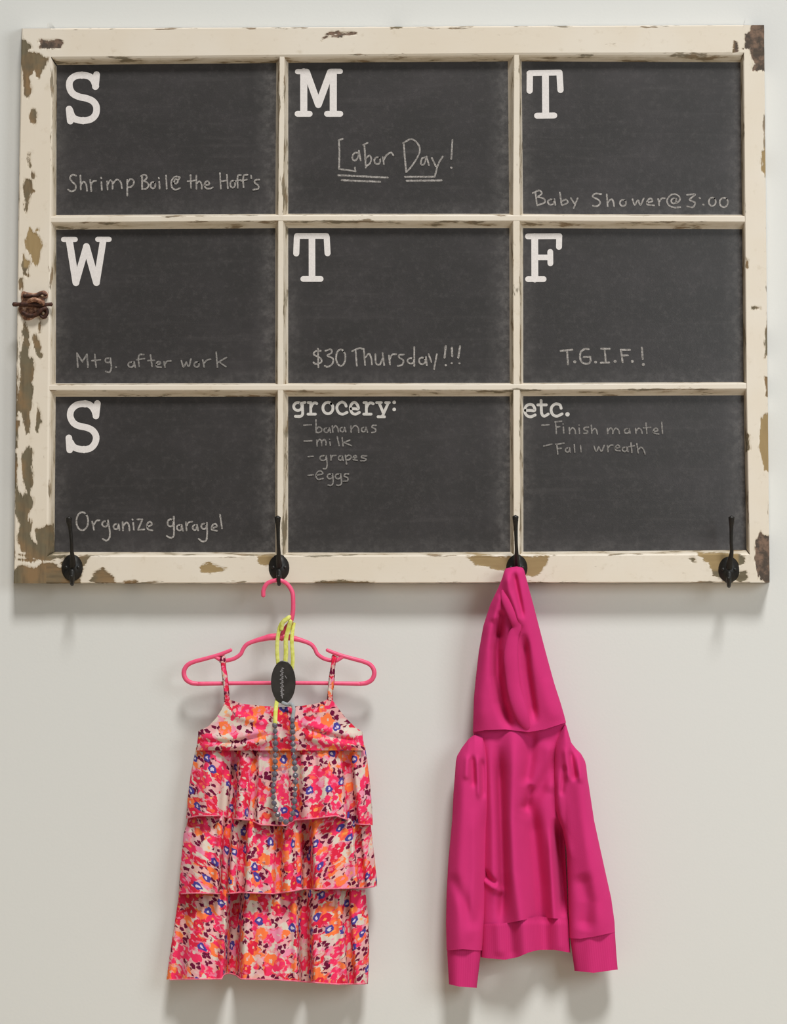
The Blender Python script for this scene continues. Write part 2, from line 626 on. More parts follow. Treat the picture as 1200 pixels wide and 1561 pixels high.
def stile(name, xo, xi, xb, sx):
    rows = []
    N = 420
    for i in range(N + 1):
        s = i / N
        yn = 41 + s * 848.5
        o, f, b = float(xo(yn)), float(xi(yn)), float(xb(yn))
        tm = min(1, max(0, (yn - float(yti(f))) / 13), 1)
        tm = min(tm, max(0, (float(ybi(f)) - yn) / 7.5))
        Y = lambda x: float(yt(x)) + s * (float(yb(x)) - float(yt(x)))
        wob = .5 * math.sin(i * .37) + .4 * math.sin(i * .11 + 1)
        r = [(o, Y(o), 2, .2), (o + .2 * wob, Y(o), FRONT - 1.6, .9), (o + sx * 1.5, Y(o), FRONT, .8)]
        for j in range(1, 16):
            x = o + sx * 1.5 + (f - o - sx * 1.5) * j / 15
            r.append((x, Y(x), FRONT, .55 if j in (1, 15) else .0))
        for t, dd in OVOLO:
            r.append((f + (b - f) * t * tm, Y(f), FRONT - (FRONT - BOARD) * dd * tm, .75))
        r.append((r[-1][0], Y(f), 14, .2))
        rows.append(r)
    rows = [[(p[0], p[1], 2, .2) for p in rows[0]]] + rows + [[(p[0], p[1], 2, .5) for p in rows[-1]]]
    return timber(name, rows, 1)


def rail(name, yo, yi, ybd, sy, nf):
    rows = []
    N = 560
    for i in range(N + 1):
        s = i / N
        ym = float(yi(600))
        a, b = float(xiL(ym)), float(xiR(ym))
        x = a + s * (b - a)
        o, f, c = float(yo(x)), float(yi(x)), float(ybd(x))
        tm = min(1, (x - a) / (float(xbL(ym)) - a), (b - x) / (b - float(xbR(ym))))
        wob = .6 * math.sin(i * .31) + .5 * math.sin(i * .083 + 2)
        r = [(x, o, 2, .2), (x, o + .3 * wob, FRONT - 1.6, .85), (x, o + sy * 1.5, FRONT, .75)]
        for j in range(1, nf + 1):
            y = o + sy * 1.5 + (f - o - sy * 1.5) * j / nf
            r.append((x, y, FRONT, .5 if j in (1, nf) else 0))
        for t, dd in OVOLO:
            r.append((x, f + (c - f) * t * tm, FRONT - (FRONT - BOARD) * dd * tm, .8))
        r.append((x, r[-1][1], 14, .2))
        rows.append(r)
    return timber(name, rows)


stile('stile', xoL, xiL, xbL, 1)
stile('stile', xoR, xiR, xbR, -1)
rail('rail', yt, yti, ytb, 1, 16)
rail('rail', yb, ybi, ybb, -1, 16)


def muntin(prof, lead, axis, top):
    """prof(t) -> four seen positions across; lead: positions along"""
    rows = []
    for t in lead:
        a, b, c, d = prof(t)
        w = .35 * math.sin(t * .07) + .25 * math.sin(t * .19)
        cr = [(a, BOARD - 1, .6), (a + (b - a) * .55, (BOARD + top) / 2 - .5, .7), (b, top - .6, .9), (b + .12 * (c - b), top, .5), ((b + c) / 2, top, .2), (c - .12 * (c - b), top, .5), (c + .2 * w, top - .6, .95), (c + (d - c) * .45, (BOARD + top) / 2 - .5, .75), (d, BOARD - 1, .6)]
        rows.append([((t, q, dd, e) if axis == 'h' else (q, t, dd, e)) for q, dd, e in cr])
    return timber('muntin', rows, 0 if axis == 'h' else 1)


h1 = poly([(70, 1.5), (430, -.8), (790, -.8), (1150, .8)])
h2 = poly([(70, 0.3), (430, 0), (790, -.3), (1150, -2)])
muntin(lambda t: [q + float(h1(t)) for q in (326.5, 329, 337.8, 349.5)], np.linspace(76, 1137, 420), 'h', 34)
muntin(lambda t: [q + float(h2(t)) for q in (584, 586.3, 595, 605.2)], np.linspace(73, 1140, 420), 'h', 34)
v1 = [poly([(85, a), (330, b), (850, c)]) for a, b, c in ((421, 419.3, 419.3), (426, 424, 422.5), (434, 432, 431.5), (440, 440, 440))]
v2 = [poly([(85, a), (330, b), (850, c)]) for a, b, c in ((773.5, 776, 777.5), (783.5, 782, 783), (792, 792.5, 793), (795.5, 798, 798.5))]
muntin(lambda t: [float(f(t)) for f in v1], np.linspace(84, 847, 330), 'v', 33.6)
muntin(lambda t: [float(f(t)) for f in v2], np.linspace(81, 847, 330), 'v', 33.6)

# chalkboard panes, set behind the glazing bars
CX = [(84, 423), (436, 780), (793, 1141)]
CY = [(92, 331), (345, 588), (600, 846)]
PANE = {}
for r in range(3):
    for c in range(3):
        (xa, xb_), (ya, yb_) = CX[c], CY[r]
        V, F = [], []
        NX, NY = 26, 18
        dust = []
        for j in range(NY + 1):
            for i in range(NX + 1):
                u, v = i / NX, j / NY
                x, y = xa + (xb_ - xa) * u, ya + (yb_ - ya) * v
                V.append(at(x, y, BOARD))
                e = min(u * NX, (1 - u) * NX, (1 - v) * NY) / 2.2
                right = max(0, 1 - (1 - u) * NX / 3)
                dust.append(max(0, 1 - e) * .35 + right * .35)
        for j in range(NY):
            for i in range(NX):
                k = j * (NX + 1) + i
                F.append((k, k + 1, k + NX + 2, k + NX + 1))
        nb = len(V)
        for (x, y) in ((xa, ya), (xb_, ya), (xb_, yb_), (xa, yb_)):
            V.append(at(x, y, BOARD - 6))
            dust.append(0)
        F += [(nb + 3, nb + 2, nb + 1, nb), (0, nb, nb + 1, NX), (NX, nb + 1, nb + 2, nb - 1), (nb - 1, nb + 2, nb + 3, nb - 1 - NX), (nb - 1 - NX, nb + 3, nb, 0)]
        me = mesh('chalkboard_pane', V, F)
        a = me.attributes.new('dust', 'FLOAT', 'POINT')
        a.data.foreach_set('value', np.array(dust, np.float32))
        PANE[r, c] = link('chalkboard_pane', me, M_board, sash, smooth=False)


# ------------------------------------------------------------------ lettering and chalk handwriting
def ribbon(pts, w, depth, jitter=0.0):
    """flat round-ended stroke of width w px"""
    q = []
    for p in pts:
        if not q or math.hypot(p[0] - q[-1][0], p[1] - q[-1][1]) > max(.5, w * .16):
            q.append((float(p[0]), float(p[1])))
    if len(q) == 1:
        q.append((q[0][0] + .2, q[0][1]))
    n = len(q)
    L, R = [], []
    for i in range(n):
        a, b = q[max(i - 1, 0)], q[min(i + 1, n - 1)]
        t = math.atan2(b[1] - a[1], b[0] - a[0])
        ww = w / 2 * (1 + jitter * random.uniform(-1, 1))
        if 0 < i < n - 1:
            t1 = math.atan2(q[i][1] - a[1], q[i][0] - a[0])
            t2 = math.atan2(b[1] - q[i][1], b[0] - q[i][0])
            ww /= max(.9, math.cos((t2 - t1) / 2))
        L.append((q[i][0] - ww * math.sin(t), q[i][1] + ww * math.cos(t)))
        R.append((q[i][0] + ww * math.sin(t), q[i][1] - ww * math.cos(t)))
    V = [at(x, y, depth) for x, y in L + R]
    F = [(i, i + 1, n + i + 1, n + i) for i in range(n - 1)]
    for e, o in ((0, 1), (n - 1, n - 2)):
        t = math.atan2(q[e][1] - q[o][1], q[e][0] - q[o][0])
        st = len(V)
        for k in range(9):
            th = t - math.pi / 2 + math.pi * k / 8
            V.append(at(q[e][0] + w / 2 * math.cos(th), q[e][1] + w / 2 * math.sin(th), depth))
        V.append(at(q[e][0], q[e][1], depth))
        F += [(st + 9, st + k, st + k + 1) for k in range(8)]
    return V, F


def loop(cx, cy, rx, ry, start=-50):
    return [(cx + rx * math.cos(math.radians(start - a)), cy + ry * math.sin(math.radians(start - a))) for a in range(0, 372, 20)]


def dens(pts, curve):
    if len(pts) < 3 and len(pts) > 1 or not curve:
        out = []
        for a, b in zip(pts, pts[1:]):
            m = max(2, int(math.hypot(b[0] - a[0], b[1] - a[1]) / 2))
            out += [(a[0] + (b[0] - a[0]) * k / m, a[1] + (b[1] - a[1]) * k / m) for k in range(m)]
        return out + [pts[-1]]
    return [tuple(v) for v in catmull(pts, 6)]


def write(name, pane, frame, strokes, w, mat, curve=True, jitter=.0, label=None):
    x0, y0, s = frame
    parts = []
    for k, st in enumerate(strokes):
        ww = w
        if isinstance(st, tuple) and isinstance(st[-1], (int, float)) and isinstance(st[0], list):
            st, ww = st[0], st[1]
        px = [(x0 + a / s, y0 + b / s) for a, b in st]
        parts.append(ribbon(dens(px, curve), ww, BOARD + .25 + .02 * k, jitter))
    me = mesh(name, *join(*parts))
    o = link(name, me, mat, pane, smooth=False)
    if label:
        o['label'] = label
    return o


# big slab-serif weekday letters
write('weekday_letter', PANE[0, 0], (75, 90, 6.667), [[(474, 275), (450, 215), (410, 178), (345, 164), (270, 172), (215, 215), (206, 280), (235, 345), (300, 382), (380, 400), (445, 430), (480, 485), (473, 560), (425, 610), (345, 625), (270, 612), (232, 580), (210, 520)], [(482, 158), (470, 280)], [(203, 508), (215, 630)]], 10.2, M_letter)
write('weekday_letter', PANE[2, 0], (85, 600, 12), [[(738, 400), (700, 290), (620, 205), (520, 187), (390, 205), (290, 290), (265, 410), (320, 530), (420, 590), (560, 620), (670, 672), (735, 770), (728, 880), (660, 980), (560, 1020), (430, 1015), (320, 970), (265, 880)], [(762, 180), (735, 410)], [(240, 810), (255, 1030)]], 10.0, M_letter)
write('weekday_letter', PANE[0, 1], (440, 95, 12), [([(165, 170), (330, 170)], 8), ([(278, 175), (278, 930)], 10.8), ([(330, 180), (545, 775)], 10.4), ([(765, 180), (545, 775)], 10.4), ([(818, 190), (818, 930)], 10.8), ([(770, 165), (945, 165)], 8), ([(165, 942), (385, 942)], 9), ([(705, 942), (945, 942)], 9)], 10, M_letter, False)
write('weekday_letter', PANE[0, 2], (790, 95, 13.333), [([(230, 222), (845, 208)], 8.8), ([(238, 235), (235, 575)], 9.5), ([(842, 225), (862, 560)], 9.5), ([(555, 230), (560, 1070)], 10.4), ([(385, 1085), (735, 1080)], 9)], 10, M_letter, False)
write('weekday_letter', PANE[1, 0], (85, 350, 12), [([(145, 180), (355, 180)], 8), ([(770, 178), (975, 178)], 8), ([(248, 200), (370, 970)], 10.6), ([(370, 970), (560, 310)], 9.8), ([(560, 310), (745, 970)], 10.4), ([(745, 970), (868, 200)], 10)], 10, M_letter, False)
write('weekday_letter', PANE[1, 1], (440, 350, 15), [([(192, 145), (865, 145)], 8.8), ([(190, 170), (176, 545)], 9.2), ([(872, 170), (892, 540)], 9.2), ([(535, 150), (537, 1110)], 10), ([(335, 1128), (735, 1128)], 8.6)], 10, M_letter, False)
write('weekday_letter', PANE[1, 2], (790, 350, 15), [([(225, 155), (945, 150)], 8.8), ([(380, 160), (383, 1130)], 10.4), ([(940, 165), (935, 395)], 9), ([(380, 635), (735, 635)], 8.4), ([(735, 510), (738, 770)], 8.8), ([(225, 1132), (585, 1132)], 8.6)], 10, M_letter, False)

# typewriter headings
G = (440, 600, 6)
write('heading_lettering', PANE[2, 1], G, [
    loop(85, 118, 38, 36), [(126, 92), (128, 150), (128, 188), (108, 208), (62, 208)], [(116, 90), (150, 80)],
    [(203, 82), (203, 185)], [(178, 188), (245, 188)], [(180, 82), (203, 82)], [(205, 125), (218, 98), (240, 84), (262, 92)],
    loop(360, 132, 46, 52),
    [(527, 115), (515, 90), (485, 78), (452, 100), (442, 135), (460, 175), (495, 188), (535, 172)],
    [(572, 138), (605, 138), (638, 138), (628, 100), (602, 80), (575, 98), (566, 135), (580, 175), (612, 188), (648, 172)],
    [(712, 82), (712, 185)], [(688, 188), (755, 188)], [(690, 82), (712, 82)], [(714, 125), (728, 98), (750, 84), (775, 92)],
    [(828, 85), (868, 180)], [(912, 85), (858, 208)], [(818, 212), (878, 212)], [(806, 82), (848, 82)], [(888, 82), (922, 82)],
    ([(966, 80), (969, 80)], 5.4), ([(966, 145), (969, 145)], 5.4)], 4.2, M_heading)
E = (790, 600, 5)
write('heading_lettering', PANE[2, 2], E, [
    [(55, 128), (90, 128), (126, 128), (118, 94), (92, 82), (62, 95), (50, 130), (65, 165), (95, 177), (130, 163)],
    [(175, 52), (177, 110), (180, 152), (198, 172), (230, 156)], [(150, 86), (215, 86)],
    [(328, 112), (318, 86), (285, 79), (258, 100), (252, 130), (265, 160), (295, 172), (335, 155)],
    ([(376, 158), (379, 158)], 6.6)], 4.3, M_heading)

# chalk notes
write('chalk_writing', PANE[0, 0], (90, 245, 3.75), [
    [(98, 85), (78, 80), (62, 98), (75, 120), (95, 140), (92, 165), (70, 176), (52, 165)],
    [(122, 85), (125, 165)], [(125, 138), (140, 120), (155, 135), (160, 172)],
    [(178, 110), (185, 175)], [(183, 138), (195, 118), (212, 115)],
    [(242, 122), (245, 168)], [(240, 97), (242, 101)],
    [(275, 118), (278, 165)], [(277, 138), (292, 112), (305, 125), (306, 160)], [(306, 132), (330, 108), (352, 122), (360, 158)],
    [(390, 110), (390, 200)], [(392, 125), (408, 105), (427, 115), (425, 135), (410, 150), (394, 152)],
    [(475, 88), (475, 160)], [(468, 88), (490, 80), (502, 95), (490, 112), (477, 117)], [(477, 117), (500, 122), (512, 142), (498, 160), (475, 163)],
    loop(537, 140, 14, 18), [(573, 120), (575, 160)], [(570, 98), (572, 102)], [(612, 85), (616, 160)],
    [(655, 128), (672, 130), (680, 112), (665, 106), (655, 128)], [(680, 112), (690, 95), (662, 92), (643, 118), (645, 150), (665, 166), (692, 156)],
    [(752, 82), (755, 155)], [(735, 118), (780, 112)],
    [(785, 85), (786, 160)], [(786, 132), (803, 118), (815, 135), (816, 160)],
    [(835, 140), (858, 136), (855, 120), (840, 120), (832, 138), (840, 156), (860, 160), (880, 152)],
    [(920, 70), (925, 160)], [(925, 118), (962, 112)], [(960, 80), (965, 158)],
    loop(993, 134, 14, 20), [(1040, 82), (1024, 84), (1020, 110), (1022, 155)], [(1010, 115), (1040, 110)],
    [(1078, 80), (1058, 84), (1052, 110), (1055, 152)], [(1042, 115), (1075, 108)], [(1098, 85), (1100, 100)],
    [(1145, 108), (1125, 110), (1118, 125), (1138, 140), (1138, 160), (1110, 166)]], 2.5, M_chalk, jitter=.12)
write('chalk_writing', PANE[0, 1], (500, 195, 5.714), [
    [(128, 95), (92, 108)], [(95, 105), (100, 200), (97, 358)], [(97, 358), (240, 377)], [(235, 345), (240, 378)],
    [(262, 215), (228, 222), (212, 262), (235, 285), (262, 255), (270, 200)], [(270, 200), (285, 285)],
    [(345, 130), (308, 148)], [(318, 148), (330, 345)], [(332, 265), (362, 240), (378, 270), (365, 310), (335, 332)],
    loop(430, 285, 26, 30), [(478, 255), (488, 315)], [(486, 278), (510, 238), (550, 215), (570, 240)],
    [(660, 130), (668, 230), (682, 385)], [(682, 385), (720, 345), (775, 265), (800, 200), (790, 150), (755, 110), (715, 100), (655, 132)],
    [(850, 255), (818, 268), (810, 315), (838, 315), (860, 250)], [(860, 250), (880, 325)],
    [(905, 260), (940, 335)], [(1000, 250), (960, 320), (930, 425)], [(1085, 105), (1075, 270)], ([(1073, 345), (1076, 347)], 3.2)], 2.6, M_chalk, jitter=.12)
for st in ([(90, 412), (520, 432)], [(120, 455), (455, 470)], [(670, 425), (925, 425)], [(685, 460), (990, 457)]):
    write('chalk_underline', PANE[0, 1], (500, 195, 5.714), [st], 2.8, M_chalk, jitter=.12)
write('chalk_writing', PANE[0, 2], (800, 280, 3.636), [
    [(60, 48), (68, 118)], [(45, 52), (80, 38), (95, 55), (70, 74)], [(70, 74), (105, 82), (110, 105), (70, 120)],
    loop(146, 102, 17, 15), [(165, 86), (170, 118)], [(195, 50), (205, 118)], [(205, 98), (228, 88), (238, 105), (210, 120)],
    [(256, 80), (274, 108)], [(294, 80), (272, 135)]], 2.5, M_chalk, jitter=.12)
write('chalk_writing', PANE[0, 2], (800, 280, 3.636), [
    [(425, 58), (392, 55), (378, 72), (410, 90), (418, 110), (400, 125), (378, 122)],
    [(455, 60), (460, 125)], [(460, 104), (480, 86), (492, 100), (495, 125)], loop(545, 107, 17, 17),
    [(598, 86), (610, 118), (628, 92), (642, 118), (660, 82)],
    [(680, 105), (708, 97), (700, 82), (682, 92), (680, 115), (718, 120)], [(740, 85), (745, 120)], [(745, 102), (758, 83), (776, 80)],
    loop(826, 96, 13, 14), [(840, 84), (842, 108), (862, 85), (845, 62), (815, 60), (790, 90), (800, 120), (830, 132), (862, 130)]], 2.5, M_chalk, jitter=.12)
write('chalk_writing', PANE[0, 2], (800, 280, 3.636), [
    [(900, 62), (945, 60), (915, 88), (945, 105), (932, 130), (900, 126)], ([(970, 78), (972, 80)], 2.8), ([(990, 116), (992, 117)], 2.8),
    loop(1040, 100, 19, 23), loop(1104, 104, 23, 26)], 2.5, M_chalk, jitter=.12)
write('chalk_writing', PANE[1, 0], (100, 525, 4.615), [
    [(80, 62), (86, 160)], [(82, 65), (118, 122)], [(118, 122), (150, 70)], [(150, 70), (158, 160)], [(205, 70), (215, 160)], [(185, 115), (245, 108)],
    loop(298, 112, 19, 16), [(316, 98), (322, 165), (308, 196), (282, 190)], ([(355, 160), (357, 161)], 2.6),
    loop(460, 142, 19, 18), [(482, 122), (490, 162)], [(550, 72), (522, 72), (512, 100), (518, 155)], [(500, 108), (555, 100)],
    [(598, 75), (608, 155)], [(580, 115), (625, 112)], [(640, 142), (668, 134), (660, 121), (642, 128), (640, 155), (672, 160)],
    [(692, 122), (700, 160)], [(698, 138), (715, 119), (742, 116)],
    [(815, 115), (830, 158), (850, 125)], [(850, 125), (868, 155), (882, 102)], loop(922, 142, 17, 18), [(965, 110), (975, 160)], [(975, 132), (995, 110), (1020, 105)],
    [(1060, 55), (1068, 160)], [(1132, 92), (1075, 125)], [(1080, 124), (1127, 156)]], 2.5, M_chalk_faint, jitter=.12)
write('chalk_writing', PANE[1, 1], (465, 515, 4.8), [
    [(115, 95), (78, 98), (65, 122), (115, 150), (118, 180), (78, 190), (62, 180)], [(95, 80), (98, 215)],
    [(150, 95), (188, 84), (195, 110), (165, 130), (205, 152), (200, 190), (168, 212), (145, 205)], loop(262, 145, 34, 60),
    [(345, 97), (398, 76), (422, 80)], [(370, 90), (380, 205)], [(430, 80), (440, 200)], [(440, 145), (468, 116), (485, 150), (490, 195)],
    [(515, 120), (520, 185), (548, 195), (568, 150)], [(568, 112), (580, 200)], [(615, 130), (622, 195)], [(620, 155), (640, 122), (667, 120)],
    [(722, 122), (690, 126), (690, 145), (720, 165), (710, 198), (678, 205)], loop(775, 168, 24, 20), [(800, 68), (800, 205)],
    loop(858, 168, 24, 24), [(885, 140), (892, 200)], [(905, 120), (925, 175)], [(965, 120), (945, 228)],
    ([(1030, 60), (1022, 145)], 3), ([(1030, 200), (1032, 201)], 3.4), ([(1075, 72), (1078, 135)], 3), ([(1074, 186), (1076, 187)], 3), ([(1135, 62), (1122, 145)], 3), ([(1130, 186), (1132, 187)], 3.2)], 2.6, M_chalk, jitter=.12)
write('chalk_writing', PANE[1, 2], (840, 520, 7.5), [
    [(110, 112), (245, 98)], [(185, 105), (195, 265)], ([(273, 236), (277, 236)], 4.6),
    [(432, 92), (385, 92), (340, 130), (335, 200), (365, 250), (430, 256), (452, 225), (450, 180)], [(450, 180), (375, 184)], ([(510, 240), (514, 240)], 4.2),
    [(575, 86), (670, 88)], [(614, 90), (628, 245)], [(570, 248), (665, 245)], ([(733, 232), (737, 232)], 4.4),
    [(800, 100), (820, 240)], [(798, 99), (905, 100)], [(812, 166), (880, 163)], ([(930, 232), (934, 232)], 4.2),
    [(1040, 75), (1050, 205)], ([(1056, 268), (1060, 268)], 4.6)], 2.9, M_chalk, jitter=.1)
write('chalk_writing', PANE[2, 0], (100, 770, 4.8), [
    loop(122, 118, 43, 66), [(195, 120), (208, 180)], [(205, 145), (225, 116), (248, 110)],
    loop(288, 138, 20, 20), [(310, 112), (322, 180), (322, 235), (300, 260), (272, 247)], loop(368, 158, 18, 18), [(388, 140), (394, 182)],
    [(417, 125), (420, 185)], [(420, 155), (445, 126), (462, 145), (468, 185)], [(495, 130), (500, 180)], [(489, 104), (491, 107)],
    [(525, 105), (562, 105)], [(562, 105), (530, 180)], [(530, 180), (576, 178)], [(600, 158), (632, 142), (618, 121), (598, 138), (602, 175), (635, 185)],
    loop(768, 130, 22, 26), [(792, 85), (793, 160), (792, 222), (770, 240), (740, 226)], loop(832, 165, 18, 20), [(850, 145), (858, 188)],
    [(880, 125), (885, 185)], [(885, 152), (902, 126), (927, 120)], loop(945, 165, 15, 18), [(962, 145), (970, 186)],
    loop(1012, 155, 19, 20), [(1034, 130), (1036, 200), (1030, 255), (1002, 266), (974, 247)],
    [(1075, 167), (1106, 157), (1098, 137), (1077, 145), (1070, 178), (1108, 188)], [(1130, 70), (1145, 170)]], 2.6, M_chalk, jitter=.12)
write('chalk_writing', PANE[2, 1], G, [
    [(140, 288), (208, 285)], [(250, 240), (252, 355)], [(254, 328), (275, 306), (300, 318), (300, 345), (270, 356), (252, 346)],
    loop(345, 335, 20, 20), [(372, 312), (384, 356)], [(400, 297), (405, 352)], [(404, 322), (430, 294), (450, 318), (456, 350)],
    loop(490, 330, 18, 20), [(512, 310), (524, 350)], [(570, 296), (572, 352)], [(572, 325), (608, 293), (636, 312), (642, 354)],
    loop(685, 330, 18, 20), [(708, 308), (722, 352)], [(800, 290), (770, 292), (764, 308), (796, 326), (792, 350), (762, 356)],
    [(143, 435), (212, 432)], [(258, 425), (262, 478)], [(260, 448), (283, 419), (300, 436), (303, 476)], [(303, 442), (325, 419), (342, 440), (342, 470)],
    [(378, 440), (382, 472)], ([(374, 418), (376, 419)], 2), [(445, 395), (462, 476)], [(490, 402), (498, 478)], [(560, 425), (502, 450)], [(508, 448), (576, 476)],
    [(180, 577), (226, 573)], loop(315, 590, 28, 22), [(345, 570), (352, 630), (346, 682), (318, 686)], [(385, 565), (388, 610)], [(388, 592), (402, 570), (432, 565)],
    loop(474, 590, 18, 20), [(492, 572), (500, 612)], [(520, 565), (530, 645)], [(525, 578), (553, 562), (574, 580), (552, 605), (529, 606)],
    [(592, 592), (622, 583), (612, 566), (594, 578), (594, 604), (628, 610)], [(714, 570), (675, 570), (667, 585), (706, 596), (700, 612), (660, 614)],
    [(178, 748), (226, 743)], [(256, 748), (312, 732), (295, 708), (266, 716), (250, 750), (270, 785), (316, 776)],
    loop(378, 757, 24, 22), [(403, 735), (407, 815), (388, 838), (362, 836)], loop(452, 757, 24, 22), [(478, 735), (484, 815), (466, 838), (440, 836)],
    [(550, 735), (518, 735), (510, 755), (542, 772), (536, 798), (500, 802)]], 2.2, M_chalk_faint, jitter=.14)
write('chalk_writing', PANE[2, 2], E, [
    [(180, 240), (235, 237)], [(285, 215), (292, 305)], [(280, 216), (332, 210)], [(288, 255), (318, 252)], [(345, 255), (348, 302)], ([(342, 232), (343, 234)], 2),
    [(390, 260), (392, 305)], [(392, 283), (415, 260), (432, 276), (438, 305)], [(465, 262), (468, 302)], ([(463, 240), (464, 241)], 2),
    [(536, 255), (507, 259), (505, 275), (530, 286), (525, 300), (500, 304)], [(558, 240), (562, 305)], [(562, 284), (585, 266), (600, 285), (604, 308)],
    [(680, 265), (683, 305)], [(682, 288), (705, 262), (721, 280), (722, 305)], [(722, 288), (745, 264), (766, 280), (772, 305)],
    loop(828, 285, 18, 18), [(848, 268), (854, 304)], [(895, 265), (898, 305)], [(898, 288), (920, 264), (940, 280), (945, 305)],
    [(975, 225), (982, 305)], [(955, 262), (1010, 257)], [(1035, 290), (1064, 281), (1055, 263), (1036, 272), (1034, 300), (1072, 308)], [(1095, 218), (1101, 305)],
    [(195, 400), (258, 385)], [(295, 385), (302, 460)], [(288, 386), (350, 378)], [(298, 420), (330, 417)], loop(376, 430, 15, 15), [(392, 414), (398, 446)],
    [(428, 390), (432, 446)], [(475, 395), (480, 443)], [(578, 400), (595, 440), (615, 405)], [(615, 405), (636, 440), (656, 395)],
    [(680, 395), (685, 442)], [(685, 418), (700, 396), (722, 392)], [(745, 416), (774, 408), (762, 392), (744, 402), (744, 430), (778, 436)],
    loop(812, 425, 17, 16), [(830, 408), (838, 442)], [(860, 375), (868, 450)], [(845, 405), (886, 397)], [(905, 380), (915, 452)], [(914, 428), (938, 409), (958, 430), (968, 460)]], 2.2, M_chalk_faint, jitter=.14)

# ------------------------------------------------------------------ rusted sash lock on the left stile
def lug_plate(pts, d0, d1):
    q = catmull(pts, 5, closed=True)
    n = len(q)
    V = [at(a[0], a[1], d0) for a in q] + [at(a[0], a[1], d1 - .8) for a in q]
    c = np.mean(q, axis=0)
    V += [at(*(c + (a - c) * .93), d1) for a in q] + [at(c[0], c[1], d1)]
    F = []
    for k in range(2):
        F += [(k * n + i, k * n + (i + 1) % n, (k + 1) * n + (i + 1) % n, (k + 1) * n + i) for i in range(n)]
    F += [(2 * n + i, 2 * n + (i + 1) % n, 3 * n) for i in range(n)]
    return V, F


lock = link('sash_lock', mesh('sash_lock', *lug_plate([(32, 450), (35, 444), (44, 446), (54, 447), (61, 444), (68, 443), (73, 448), (72, 454), (68, 457), (70, 466), (69, 472), (73, 478), (71, 485), (65, 486), (60, 482), (54, 484), (46, 488), (37, 487), (32, 480), (28, 472), (30, 464), (33, 458)], 34, 38)), M_rust, sash)
lock['label'] = 'rusty brown sash lock on the left edge'
link('lock_pin', mesh('lock_pin', *pxtube([(20, 464, 40, 3.2), (24, 464, 40, 3.6), (29, 464, 41, 2.8), (36, 464, 42, 3.4), (50, 464, 43, 3.6), (66, 465, 42, 3.2), (73, 464, 41, 2.6), (79, 464, 40, 3.2)], 3)), M_dark_rust, lock)
link('lock_cam', mesh('lock_cam', *pxtube([(42, 462, 42, 3), (47, 458, 46, 3.6), (54, 457, 47, 3.6), (62, 460, 46, 3.4), (67, 464, 44, 3)], 3)), M_rust, lock)
link('lock_lever', mesh('lock_lever', *pxtube([(34, 476, 39, 3), (44, 481, 41, 3.6), (54, 480, 42, 3.2), (62, 473, 43, 3.2), (70, 470, 42, 2.6), (72, 478, 41, 2.4), (66, 484, 40, 2.4), (60, 479, 40, 2)], 3)), M_dark_rust, lock)
link('lock_rim', mesh('lock_rim', *pxtube([(36, 451, 39, 3), (46, 451, 40, 2.6), (56, 451, 40, 2.6), (64, 447, 40, 2.2), (71, 450, 40, 2)], 2.4)), M_dark_rust, lock)
for sx, sy in ((38.5, 450), (64, 450), (66, 478)):
    c = at(sx, sy, 39.5)
    link('screw_head', mesh('screw_head', *ellipsoid(c, (.0026, .0014, .0026), 12, 6)), plain('worn_screw', lin(206, 186, 160), .5, .5, .2, lin(150, 116, 88), 300), lock)

# ------------------------------------------------------------------ four black iron coat hooks on the bottom rail
HOOKS = [
    ((110, 866), (111, 850), (109, 835), (105, 788), 'coat hook at the left end of the bottom rail, bare'),
    ((425.5, 866), (425, 850), (424.5, 835), (423.5, 787), 'coat hook carrying the pink clothes hanger'),
    ((788, 866), (787.5, 850), (787, 835), (786, 786), 'coat hook carrying the pink hoodie'),
    ((1111.5, 869), (1113.5, 850), (1115, 835), (1115.5, 787), 'coat hook at the right end of the bottom rail, bare')]
for i, ((bx, by), a, b, c, lab) in enumerate(HOOKS):
    # domed egg-shaped back plate
    V, F = [], []
    RG, SG = 8, 28
    for r in range(RG + 1):
        f = 1 - r / RG
        dep = 34.6 + 8.5 * (1 - f ** 2.2) if r else 34.0
        for k in range(SG):
            th = 2 * math.pi * k / SG
            rx = 16.6
            ry = 21 if math.sin(th) < 0 else 20
            V.append(at(bx + f * rx * math.cos(th), by + f * ry * math.sin(th), dep))
    for r in range(RG):
        for k in range(SG):
            F.append((r * SG + k, r * SG + (k + 1) % SG, (r + 1) * SG + (k + 1) % SG, (r + 1) * SG + k))
    hk = link('coat_hook', mesh('coat_hook', V, F), M_black, sash)
    hk['label'] = 'black iron ' + lab
    up = [(bx, by - 2, 40, 5.2), (a[0], a[1] + 4, 47, 4.2), (b[0] + .6, b[1] + 6, 55, 2.9), (b[0], b[1] - 8, 60, 2.6), ((b[0] + c[0]) / 2, (b[1] + c[1]) / 2 - 6, 64, 3.0), (c[0], c[1] + 7, 67, 4.2), (c[0], c[1] + 1.5, 68, 4.7)]
    link('upper_prong', mesh('upper_prong', *pxtube(up, 3, seg=14, flat=.8)), M_black, hk)
    lw = [(bx, by + 4, 40, 5), (bx, by + 15, 44, 4), (bx, by + 23.5, 49, 3), (bx - .4, by + 23.5, 56, 2.7), (bx - .6, by + 17, 60.5, 2.9), (bx - .6, by + 11.5, 62, 3.5)]
    link('lower_prong', mesh('lower_prong', *pxtube(lw, 3, seg=14)), M_black, hk)
    for sx in (-9, 9):
        link('screw_head', mesh('screw_head', *ellipsoid(at(bx + sx, by - 1, 41), (.0028, .0018, .0028), 12, 6)), M_black, hk)

